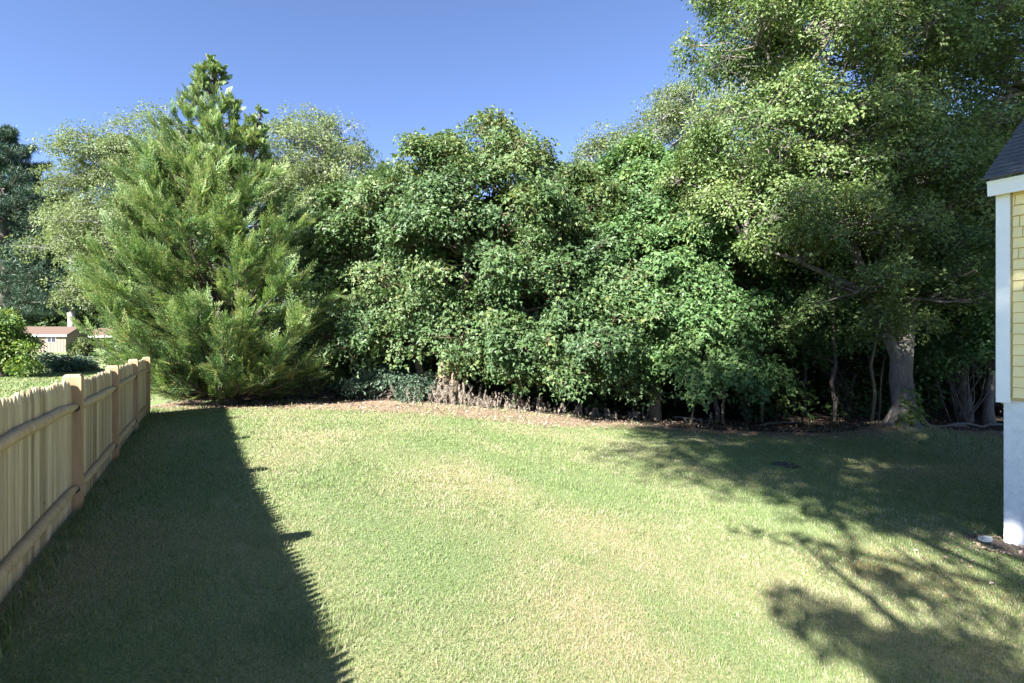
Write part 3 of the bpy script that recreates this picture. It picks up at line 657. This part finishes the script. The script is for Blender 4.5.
# ivy clinging to the foot of the stout trunk
b = ground_pt(904, 13.5); C = []; Tn = []
for k in range(260):
    a = R.uniform(-2.6, -.2); h = R.beta(1, 2.2) * 1.2; r = .30 + .18 * math.exp(-h * 3)
    C.append([10.65 + r * math.cos(a) * 1.04, 13.9 + r * math.sin(a) * 1.04, -.60 + h]); Tn.append([math.cos(a), math.sin(a), .3])
C = np.array(C); Tn = unit(Tn); sel = (N1(C[:, 0] * 3, C[:, 2] * 3, .7) > .45); C, Tn = C[sel], Tn[sel]
V, Fc = leaf_quads(C, rdir(len(C)) + [0, 0, -.6], Tn + .4 * R.normal(size=C.shape), .10, .085)
tag(link("ivy", mesh_np("ivy", V, [Fc], np.repeat(R.uniform(.3, 1, len(C)), 4)), M["shrub"]), "small ivy clinging to the foot of the stout grey trunk", "ivy")

# dried weeds: each clump a plant of its own
def weed_clump(px, d, n, h, spread, label):
    b = ground_pt(px, d); root = empty("dried_weed", b, label, "dried weed", "dried weeds along the lawn edge")
    tr = MB(); C, T, LL, ti = [], [], [], []
    for k in range(n):
        x = R.normal(0, spread); y = R.normal(0, .16); z = float(gz(b[0] + x, b[1] + y)) - b[2]
        hh = h * R.choice([R.uniform(.3, .7), R.uniform(.7, 1.3)]); le = R.normal(0, .30, 2) * hh
        P = curve([x, y, z - .02], [x + le[0], y + le[1], z + hh], 5, 0, .08); P[:, 2] = np.maximum(P[:, 2], z - .02)
        tr.tube(P, np.linspace(.006, .003, 5), 4, R.uniform(.2, .8), 0, False)
        tr.tube([(0, 0, .004), (x * .5, y * .5, z * .5 + .006), (x, y, z + .004)], .006, 4, .3, 0, False)      # runner along the soil
        m = R.integers(50, 95); u = 1 - R.beta(1, 1.5, m) * .85
        p = np.stack([np.interp(u, np.linspace(0, 1, 5), P[:, j]) for j in range(3)], 1)
        C.append(p + R.normal(0, .006, (m, 3))); T.append(unit(R.normal(size=(m, 3)) * [.55, .55, .3] + [0, 0, 1.0])); LL.append(R.uniform(.04, .12, m) * (1.25 - .6 * u)); ti.append(np.clip(R.normal(.55, .22, m), 0, 1))
    tr.build("stalk", M["dry"], root); C, T = np.vstack(C), np.vstack(T)
    V, Fc = leaf_quads(C, T, rdir(len(C)), np.concatenate(LL), .011, .1)
    link("foliage", mesh_np("foliage", V, [Fc], np.repeat(np.concatenate(ti), 4)), M["dry"], root)  # dried seed plumes along the stalks
for px, d, n, h, s, lab in ((428, 13.9, 13, .62, .16, "greyish dried weeds just left of the forked tan trunk"), (450, 13.8, 22, .80, .22, "tallest clump of dried weeds in front of the forked tan trunk"),
                            (470, 13.8, 18, .66, .18, "bushy dried weeds just right of the forked tan trunk"), (492, 13.8, 10, .52, .16, "dried weeds at the dark gap under the rounded maple, beside the bushy clump"),
                            (515, 14.0, 12, .50, .18, "dried weeds in the middle of the row, above the reddish litter"), (541, 14.2, 7, .40, .14, "short dried weeds past the middle of the row"),
                            (565, 14.4, 7, .46, .14, "sparse dried weeds below the lit low boughs"), (592, 14.4, 5, .36, .15, "lowest thin dried weeds toward the end of the row"),
                            (612, 14.6, 5, .34, .14, "thin dried weeds near the bright green maple's trunk"), (636, 14.7, 4, .40, .12, "last few dried stalks before the bright green maple's trunk"),
                            (405, 13.8, 9, .48, .16, "faded dried weeds among the low blue green shrub"), (700, 15.2, 4, .5, .2, "few dried stalks in the shade right of the bright green maple")):
    weed_clump(px, d, int(n * 1.5), h * R.uniform(.65, .95), s * 1.35, lab)

# thin saplings in the dark edge of the woods
for px, d, top, r, lean, lab in ((723, 15.5, 370, .05, .05, "thin pale sapling right of the bright green maple's trunk"), (717, 16.0, 360, .09, -.1, "dark young trunk behind the pale sapling"),
                                 (745, 16.4, 350, .09, .15, "young trunk under the lowest bright boughs"), (762, 16.0, 360, .055, 0, "straight light stem under the edge of the bright boughs"),
                                 (834, 16.2, 300, .065, -.1, "slim sapling in the dark gap left of the stout trunk"), (871, 15.6, 240, .05, .2, "tall thin pale stem close to the stout trunk's left side"),
                                 (878, 16.2, 330, .03, .4, "thinnest leaning stem beside the stout trunk"), (805, 17.5, 330, .07, 0, "dim sapling deep in the dark gap"),
                                 (388, 15.2, 300, .055, .05, "thin tan stem rising from the low blue green shrub"), (575, 17, 350, .08, .1, "dark trunk under the rounded maple's right side")):
    b = ground_pt(px, d); tr = MB(); tp = at(px, top, d) + [lean, 0, .6]
    P = trunk_line(b + [0, 0, -.1], tp, 8, .05) - b; tr.tube(P, np.linspace(r, r * .5, 8), 7, .5, .1)
    for k in range(5):
        i = R.integers(3, 8); tr.tube(curve(P[i], P[i] + [R.normal(0, .5), R.normal(0, .4), R.uniform(.1, .6)], 4, .05, .1), np.linspace(r * .35, .004, 4), 4, .5, 0, False)
    o = tr.build("sapling", M["tanbark"] if r < .06 else M["darkbark"], None, True); o.location = b; tag(o, lab, "sapling")
for px, d, r, lean, lab in ((966, 16, .13, .25, "leaning grey trunk between the stout tree and the house"), (990, 15.2, .11, -.35, "short leaning trunk right beside the house foundation")):
    b = ground_pt(px, d); tr = MB(); tp = b + [-lean, .2, 4.2]
    tr.tube(trunk_line(b + [0, 0, -.2], tp, 8, .06) - b, np.concatenate([[r * 1.7, r * 1.2], np.linspace(r, r * .6, 6)]), 9, .5, .15)
    o = tr.build("tree_trunk", M["bark"], None, True); o.location = b; tag(o, lab, "tree trunk")
# fallen logs and brush on the woodland floor
for px, d, l, a, r, lab in ((975, 14.9, 1.6, .05, .05, "thin fallen log lying near the house corner"), (780, 15.4, 1.3, .3, .035, "fallen stick on the edge of the dark woods"), (690, 15.6, 1.1, -.4, .03, "broken branch lying behind the dried stalks"),
                         (930, 14.9, 2.0, -.12, .05, "pale surface root or pole lying right of the stout trunk")):
    b = ground_pt(px, d) + [0, 0, .06]; e = np.array([math.cos(a), .3 * math.sin(a), .12 * math.sin(a * 3)]) * l * .5
    tr = MB(); tr.tube(curve(-e, e, 6, .02, .1), np.linspace(r, r * .6, 6), 7, .5, .15); o = tr.build("fallen_branch", M["bark"], None, True); o.location = b; tag(o, lab, "fallen branch")

# ------------------------------------------------------------------ stockade fence
fence = empty("stockade_fence", (FP[0], FP[1], float(gz(*FP))), "new pale wooden stockade fence with pointed pickets and round rails along the left", "fence")
STEP = 2.48; f0 = np.array(fence.location)
def fp(s, off=0.0, z=0.0, absz=None):
    p = FP + FE * s + FN * off; return np.array([p[0], p[1], float(gz(*p)) + z]) - f0
E3 = np.array([FE[0], FE[1], 0]); N3_ = np.array([FN[0], FN[1], 0]); UP = np.array([0, 0, 1.])
for k in range(-3, 4):
    s = k * STEP; hp = 1.31 - .012 * k; w = .066
    tl = R.uniform(.2, .8); mb = MB()
    poly = [(-w, -.25), (w, -.25), (w, hp - .035), (w - .03, hp), (-w + .03, hp), (-w, hp - .035)]
    base = fp(s)
    dim = .070
    V0 = [base + E3 * a + UP * z - N3_ * dim for a, z in poly]
    # chamfered on the other two sides as well
    mb.prism([base + E3 * a + UP * z - N3_ * dim for a, z in ((-w, -.25), (w, -.25), (w, hp - .035), (-w, hp - .035))], N3_ * 2 * dim, tl)
    tp = [base + E3 * a + N3_ * b_ + UP * (hp - .035) for a, b_ in ((-w, -dim), (w, -dim), (w, dim), (-w, dim))]
    tq = [base + E3 * a * .78 + N3_ * b_ * .78 + UP * (hp - .012) for a, b_ in ((-w, -dim), (w, -dim), (w, dim), (-w, dim))]
    mb.add(np.vstack([tp, tq]), [[4, 5, 6, 7], [0, 1, 5, 4], [1, 2, 6, 5], [2, 3, 7, 6], [3, 0, 4, 7]], tl)
    pob = mb.build("post", M["post"], fence)
    ca = np.linspace(0, 2 * np.pi, 13)[:-1]
    for zr in (.985, .21):
        mo = MB(); cc = base + N3_ * .026 + UP * (zr - .012 * k) - E3 * (w + .003)
        mo.prism([cc + N3_ * .038 * math.cos(a) + UP * .041 * math.sin(a) for a in ca], E3 * .002)
        mo.build('mortise_shade', M['iron'], bpy.data.objects[pob.name])
    # dark discs paint the shade inside the mortises where the rails enter
    if k == 3: continue
    pk = MB(); s0, s1 = s + w - .012, s + STEP - w + .012; n = 32; pw = (s1 - s0) / n
    for i in range(n):
        c = s0 + (i + .5) * pw; h = 1.235 - .012 * (k + i / n) + R.normal(0, .011); hw = pw * .5 + .003; t = np.clip(R.normal(.5, .36), 0, 1)
        lean = R.normal(0, .0008)
        b0 = fp(c, -.030 + R.normal(0, .002)); zb = R.uniform(-.05, -.02)
        # half-round slab with a pointed tip
        angs = np.linspace(0, np.pi, 6); prof2 = [(math.cos(a) * hw, math.sin(a) * .036) for a in angs]
        rings = []
        for z, kx in ((zb, 1), (h - .085, 1), (h - .04, .68), (h, .22)):
            rings.append(np.array([b0 + E3 * (a * kx + lean * z) + N3_ * (bb * (1 if kx == 1 else .5 + kx * .5)) + UP * z for a, bb in prof2]))
        V = np.vstack(rings); m_ = 6; fc = []
        for r_ in range(3):
            for a in range(m_): fc.append([r_ * m_ + a, r_ * m_ + (a + 1) % m_, (r_ + 1) * m_ + (a + 1) % m_, (r_ + 1) * m_ + a])
        fc = [[q[3], q[2], q[1], q[0]] for q in fc]
        pk.add(V, [np.array(fc), [18, 19, 20, 21, 22, 23][::-1]], t)
    panel = pk.build("picket_panel", M["picket"], fence)
    for zr in (.985, .21):
        rl = MB(); n2 = 9; ss = np.linspace(s + .02, s + STEP - .02, n2)
        rr = np.full(n2, .043); rr[0] = rr[-1] = .026; rr[1] = rr[-2] = .038
        P = np.array([fp(a, .026 + R.normal(0, .002), zr - .012 * k + R.normal(0, .003)) for a in ss])
        rl.tube(P, rr, 10, R.uniform(.2, .9), .05); rl.build("rail", M["rail"], fence, True).parent = fence

# ------------------------------------------------------------------ the house corner
HC = np.array([6.0, 6.3]); HW = unit([.53, -.848]); HI = np.array([-HW[1], HW[0]]) ; HO = -HI      # along the wall, into the house, out to the yard
HI = np.array([.848, .53]); HI = HI / np.linalg.norm(HI); HO = -HI
W3, I3, O3 = np.array([*HW, 0]), np.array([*HI, 0]), np.array([*HO, 0])
h0 = np.array([HC[0], HC[1], -.9])
house = empty("house", h0, "yellow shingled house with white corner trim, grey roof and tall painted foundation", "house")
LW, DP = 6.0, 7.0; ZF, ZE = 1.80, 4.31          # above h0: top of foundation, eave
mb = MB(); mb.box(-UP * .5 + W3 * .03 + I3 * .03, W3 * (LW - .03), I3 * (DP - .06), UP * (ZF + .5)); fo = mb.build("foundation", M["concrete"], house)
# form-board seams, bolt holes in the concrete
mb = MB()
for z in (.30, 1.05, 1.42): mb.box(W3 * .035 + UP * z + O3 * -.028, W3 * (LW - .1), O3 * .003, UP * .012)
mb.build("form_seam", M["concrete"], fo)
mb = MB(); mb.box(UP * (ZF - .02), W3 * LW, I3 * DP, UP * (ZE - ZF + .10)); wall = mb.build("wall", M["gap_shade"], house)
def shingles(mb, o, along, length, out, z0, z1, course=.129, wmin=.11, wmax=.24, seed=1):
    g = np.random.default_rng(seed); z = z0
    while z < z1:
        a = g.uniform(-.1, 0)
        while a < length:
            w = g.uniform(wmin, wmax); a0, a1 = max(a, 0), min(a + w - .006, length); dz = g.normal(0, .0015)
            if a1 - a0 > .01:
                c = o + along * a0; e = along * (a1 - a0); hb = .027 + g.uniform(0, .004)
                zt = min(z + course - .007, z1)
                V = [c + out * .003 + UP * (z + dz), c + e + out * .003 + UP * (z + dz), c + e + out * hb + UP * (z + dz), c + out * hb + UP * (z + dz),
                     c + out * .003 + UP * zt, c + e + out * .003 + UP * zt, c + e + out * .006 + UP * zt, c + out * .006 + UP * zt]
                mb.add(V, [[0, 3, 2, 1], [3, 7, 6, 2][::-1], [4, 5, 6, 7], [0, 4, 7, 3], [1, 2, 6, 5]], g.random())
            a += w
        z += course
mb = MB(); shingles(mb, W3 * .125, W3, LW - .125, O3, ZF + .02, ZE); mb.build("shingle_siding", M["siding"], house)
mb = MB(); shingles(mb, I3 * .125, I3, DP - .125, -W3, ZF + .02, ZE, seed=3); mb.build("shingle_siding", M["siding"], house)
mb = MB(); mb.box(O3 * .036 - W3 * .026 + UP * (ZF - .045), W3 * .128, -O3 * .036, UP * (ZE - ZF + .045)); mb.box(-W3 * .026 + UP * (ZF - .045), W3 * .024, I3 * .12, UP * (ZE - ZF + .045)); mb.build("corner_board", M["white"], house)
OV = .12; PITCH = .70
mb = MB()  # soffit and fascia with a short return round the corner
mb.box(UP * ZE - W3 * .06 + I3 * .02, W3 * (LW + .06), O3 * (OV + .02), UP * .02); mb.build("soffit", M["siding"], house)  # siding yellow stands in for light the wall reflects onto the soffit
mb = MB(); q0 = UP * (ZE + .0) + O3 * OV - W3 * .075
mb.prism([q0 + UP * -.03, q0 + O3 * .02 + UP * -.03, q0 + O3 * .035 + UP * .10, q0 + O3 * .055 + UP * .145, q0 + UP * .16], W3 * (LW + .075)); fa = mb.build("fascia", M["white"], house)
ez = ZE + .165
mb = MB()  # rake board up the gable
run = DP / 2 + OV + .05
A = UP * (ez - .19) + O3 * (OV) - W3 * .07
mb.prism([A, A + UP * .17, A + I3 * run + UP * (.17 + PITCH * run), A + I3 * run + UP * (PITCH * run)], W3 * .03)
A2 = A + I3 * 2 * run
mb.prism([A2, A2 + UP * .17, A2 - I3 * run + UP * (.17 + PITCH * run), A2 - I3 * run + UP * (PITCH * run)], W3 * .03)
mb.build("rake_board", M["white"], house)
mb = MB(); mb.prism([UP * ZE + W3 * .004, UP * ZE + I3 * DP + W3 * .004, UP * (ZE + PITCH * DP / 2) + I3 * DP / 2 + W3 * .004], W3 * .1); mb.build("gable_wall", M["siding"], house)
for sgn in (1, -1):  # the two roof slopes, shingle course by course
    mb = MB(); a0 = UP * ez + O3 * (OV + .07) if sgn == 1 else UP * ez + I3 * (DP + OV + .07)
    inn = I3 if sgn == 1 else -I3; sl = unit(inn + UP * PITCH); nrm = unit(np.cross(W3, sl)) * (1 if sgn == 1 else -1)
    if nrm[2] < 0: nrm = -nrm
    RL = math.hypot(run, PITCH * run) + .06
    mb.box(a0 - W3 * .10, W3 * (LW + .16), sl * RL, nrm * .012)
    g = np.random.default_rng(5); z = -.02
    while z < RL - .05:
        a = -.25 - g.uniform(0, .2)
        while a < LW + .05:
            w = g.uniform(.14, .34); b_ = max(a, -.105)
            if a + w < b_ + .02:
                a += w; continue
            th = .017 + g.uniform(0, .004)
            c = a0 + W3 * b_ + sl * z + nrm * .013
            e = W3 * (a + w - b_ - .003); u = sl * .143
            mb.add([c, c + e, c + e + nrm * th, c + nrm * th, c + u, c + u + e, c + u + e + nrm * .004, c + u + nrm * .004],
                   [[0, 1, 2, 3], [3, 2, 6, 7], [0, 3, 7, 4], [1, 5, 6, 2]], g.random())
            a += w
        z += .136
    mb.build("roof", M["roof"], house)
# mulch bank and a pale stone at the foundation
mb = MB(); n = 26; V = []; nr = 10
for i in range(n):
    for j in range(nr):
        u = i / (n - 1) * 4.2 - .45; v = j / (nr - 1) * .5
        p = HC + HW * u + HO * (v - .06) * (1 if u > .3 else .6 + .4 * (u + .45) / .75)
        hgt = .075 * math.sin(np.pi * min(1, (v + .35) / 1.1)) * sstep(-.45, -.1, u) * sstep(3.75, 3.0, u) * (.45 + 1.1 * float(N2(p[0], p[1], .16))) * sstep(.75, .35, v)
        V.append([p[0], p[1], float(gz(*p)) - .03 + hgt])
kk = (np.arange(n - 1)[:, None] * nr + np.arange(nr - 1)[None]).ravel()
mb.add(np.array(V), [np.stack([kk, kk + nr, kk + nr + 1, kk + 1], 1)]); o = mb.build("mulch_bank", M["soil"], None, True); tag(o, "low bank of dark mulch against the painted house foundation", "mulch bank")
p = HC + HW * -.05 + HO * .28; mb = MB(); t = np.linspace(0, 2 * np.pi, 9)[:-1]
rr = R.uniform(.7, 1.2, 8)
V = [[math.cos(a) * .085 * r_, math.sin(a) * .05 * r_, 0] for a, r_ in zip(t, rr)] + [[math.cos(a) * .08 * r_, math.sin(a) * .045 * r_, .045] for a, r_ in zip(t, rr)] + [[0, 0, .06]]
mb.add(V, [[[i, (i + 1) % 8, 8 + (i + 1) % 8, 8 + i] for i in range(8)], [[8 + i, 8 + (i + 1) % 8, 16] for i in range(8)]])
o = mb.build("stone", M["stone"]); o.location = (p[0], p[1], float(gz(*p)) + .06); tag(o, "small pale flat stone on the mulch by the house corner", "stone")

# dark round cover sunk in the shaded lawn
c = ground_pt(785, 10.0); mb = MB(); n = 28; t = np.arange(n) / n * 2 * np.pi
rings = [(.25, .0), (.25, .015), (.23, .022), (.21, .018), (.07, .022), (.06, .03), (.02, .03)]
V = [[math.cos(a) * r_, math.sin(a) * r_, z] for r_, z in rings for a in t]
mb.add(V, [[[i * n + k, i * n + (k + 1) % n, (i + 1) * n + (k + 1) % n, (i + 1) * n + k] for i in range(len(rings) - 1) for k in range(n)], list(range((len(rings) - 1) * n, len(rings) * n))])
o = mb.build("ground_cover_lid", M["iron"]); o.location = c; tag(o, "dark round lid lying in the shaded lawn in front of the stout tree", "lid")

# ------------------------------------------------------------------ sheds beyond the left lawn
def shed(px, d, rot, L, D, H, rise, label, wins):
    b = ground_pt(px, d); root = empty("garden_shed", b, label, "shed"); root.rotation_euler[2] = rot
    mb = MB(); mb.prism([(-L / 2, -D / 2, -.2), (-L / 2, D / 2, -.2), (-L / 2, D / 2, H), (-L / 2, 0, H + rise), (-L / 2, -D / 2, H)], (L, 0, 0))
    for i in range(int(L / .3)): mb.box((-L / 2 + .15 + i * .3, -D / 2 - .02, 0), (.05, 0, 0), (0, .018, 0), (0, 0, H - .05))
    mb.build("wall", M["shedwall"], root)
    mb = MB(); k = rise / (D / 2); ov = .25
    for sg in (-1, 1):
        mb.prism([(-L / 2 - ov, 0, H + rise + .03), (-L / 2 - ov, sg * (D / 2 + ov), H - k * ov + .03), (-L / 2 - ov, sg * (D / 2 + ov), H - k * ov + .12), (-L / 2 - ov, 0, H + rise + .12)], (L + 2 * ov, 0, 0))
    mb.build("roof", M["shedroof"], root)
    mb = MB(); mb.box((-L / 2 - ov, -D / 2 - ov - .03, H - k * ov - .07), (L + 2 * ov, 0, 0), (0, .028, 0), (0, 0, .18)); mb.build("fascia", M["white"], root)
    for wx in wins:
        w = MB(); w.box((wx - .42, -D / 2 - .05, H - .78), (.84, 0, 0), (0, .045, 0), (0, 0, .6)); wo = w.build("window", M["white"], root)
        w = MB()
        for q in (-.38, .02): w.box((wx + q, -D / 2 - .06, H - .74), (.36, 0, 0), (0, .009, 0), (0, 0, .52))
        w.build("pane", M["glass"], wo)
    return root
shed(53, 53, .12, 4.6, 3.2, 1.75, .75, "tan garden shed with brown roof and dark windows beyond the left lawn", (-1.3, 1.0))
shed(104, 60, .1, 4.2, 3, 1.7, .8, "small brown roofed shed mostly hidden behind the cypress", (-.5,))
b = ground_pt(71, 58); tr = MB(); tr.tube([(0, 0, -.3), (.1, 0, 3), (-.15, 0, 7), (.1, 0, 11)], [.42, .36, .3, .2], 9, .5, .1); o = tr.build("tree_trunk", M["palebark"], None, True); o.location = b; tag(o, "straight grey tree trunk rising right behind the tan shed", "tree trunk")
a_, b_ = at(70, 318, 60), at(26, 258, 60); g0 = ground_pt(72, 60); tr = MB(); tr.tube(np.array([g0 + [0, 0, -.2], at(70, 318, 60), at(60, 298, 60), at(47, 277, 60), b_]) - g0, [.16, .14, .11, .09, .03], 7, .5, .1)
tr.tube(np.array([at(47, 277, 60), at(44, 268, 60)]) - g0, [.06, .02], 5)
o = tr.build("dead_tree", M["palebark"], None, True); o.location = g0; tag(o, "bare leaning dead tree in front of the dark pines", "dead tree")

# ------------------------------------------------------------------ trees behind the photographer whose shadows cross the lawn
def shade_tree(foot, lobes, label, boughs, per=14, clusters=10, brad=.8, crad=.42, L=.15, r0=.09, thick=1.0):
    b = np.array([foot[0], foot[1], float(gz(*foot))]); top = np.asarray(lobes[0][0], float)
    f = b + (top - b) * .6
    broadleaf("shade_tree", b, [([b + [0, 0, -.2], b + (f - b) * .5, f, top], np.array([.4, .3, .22, .08]) * thick)], [f, b + (f - b) * .75], lobes, M["maple"], M["bark"], label, boughs=boughs, clusters=clusters, per=per, brad=brad, crad=crad, L=L, r0=r0, lobed=True, twigs=False, fill=.35, low=-.8)
SD = np.array([math.sin(math.radians(SUN_AZ)) * math.cos(math.radians(SUN_EL)), math.cos(math.radians(SUN_AZ)) * math.cos(math.radians(SUN_EL)), -math.sin(math.radians(SUN_EL))])
def casts(px, py, t, r, z=-.8):
    "a lobe standing t metres up the sun ray that ends on the ground at photo pixel px, py"
    d = (1.6 - z) * F / (py - 341.5); g = np.array([(px - 512) / F * d, d, z]); return (g - SD * t, r)
def ray_to(p, t, r): return (np.asarray(p) - SD * t, r)
shade_tree((-1.5, -9.0), [casts(960, 450, 24, 2.6), casts(860, 455, 24, 2.4), casts(780, 450, 23.5, 1.7), casts(900, 490, 23, 1.3), casts(1000, 520, 22, .8), casts(1120, 450, 24, 1.8),
                          casts(720, 435, 24, 1.5), casts(700, 470, 23.5, .8), casts(800, 490, 23, .8), casts(805, 424, 25, 1.0, -.85), casts(940, 505, 22.5, .9), ray_to(at(955, 190, 13.2), 19.5, 1.7), ray_to(at(940, 60, 13.8), 20, 1.6), ray_to(at(1000, 20, 13.8), 20, 1.7), ray_to(at(1000, 110, 13.6), 19.5, 1.7), ray_to(at(930, 310, 12.8), 19.5, 1.5), ray_to(at(985, 250, 13), 19.5, 1.6), ray_to(at(850, 310, 13), 19.5, 1.0),(np.array([1.2, -6.6, 14.8]), 2.2)],
           "tall leafy tree behind the photographer shading the right lawn", 760)
DAP = []
for (x0, y0, x1, y1, k, r) in ((775, 605, 1010, 690, 7, .30), (870, 640, 1040, 720, 5, .34), (835, 560, 1030, 625, 6, .24), (960, 560, 1060, 610, 3, .26), (765, 528, 870, 556, 4, .17), (800, 505, 905, 540, 4, .16), (930, 655, 1000, 675, 2, .3)):
    for u in np.linspace(0, 1, k): DAP.append(casts(x0 + (x1 - x0) * u + R.normal(0, 9), y0 + (y1 - y0) * u + R.normal(0, 5), R.uniform(11.5, 13), r * R.uniform(.6, 1.25), -.62))
DAP.sort(key=lambda q: -q[0][2])
shade_tree((2.2, -5.5), DAP,
           "smaller tree near the house dappling the right corner of the lawn", 80, brad=.11, clusters=4, per=7, crad=.14, L=.11, r0=.03, thick=.35)
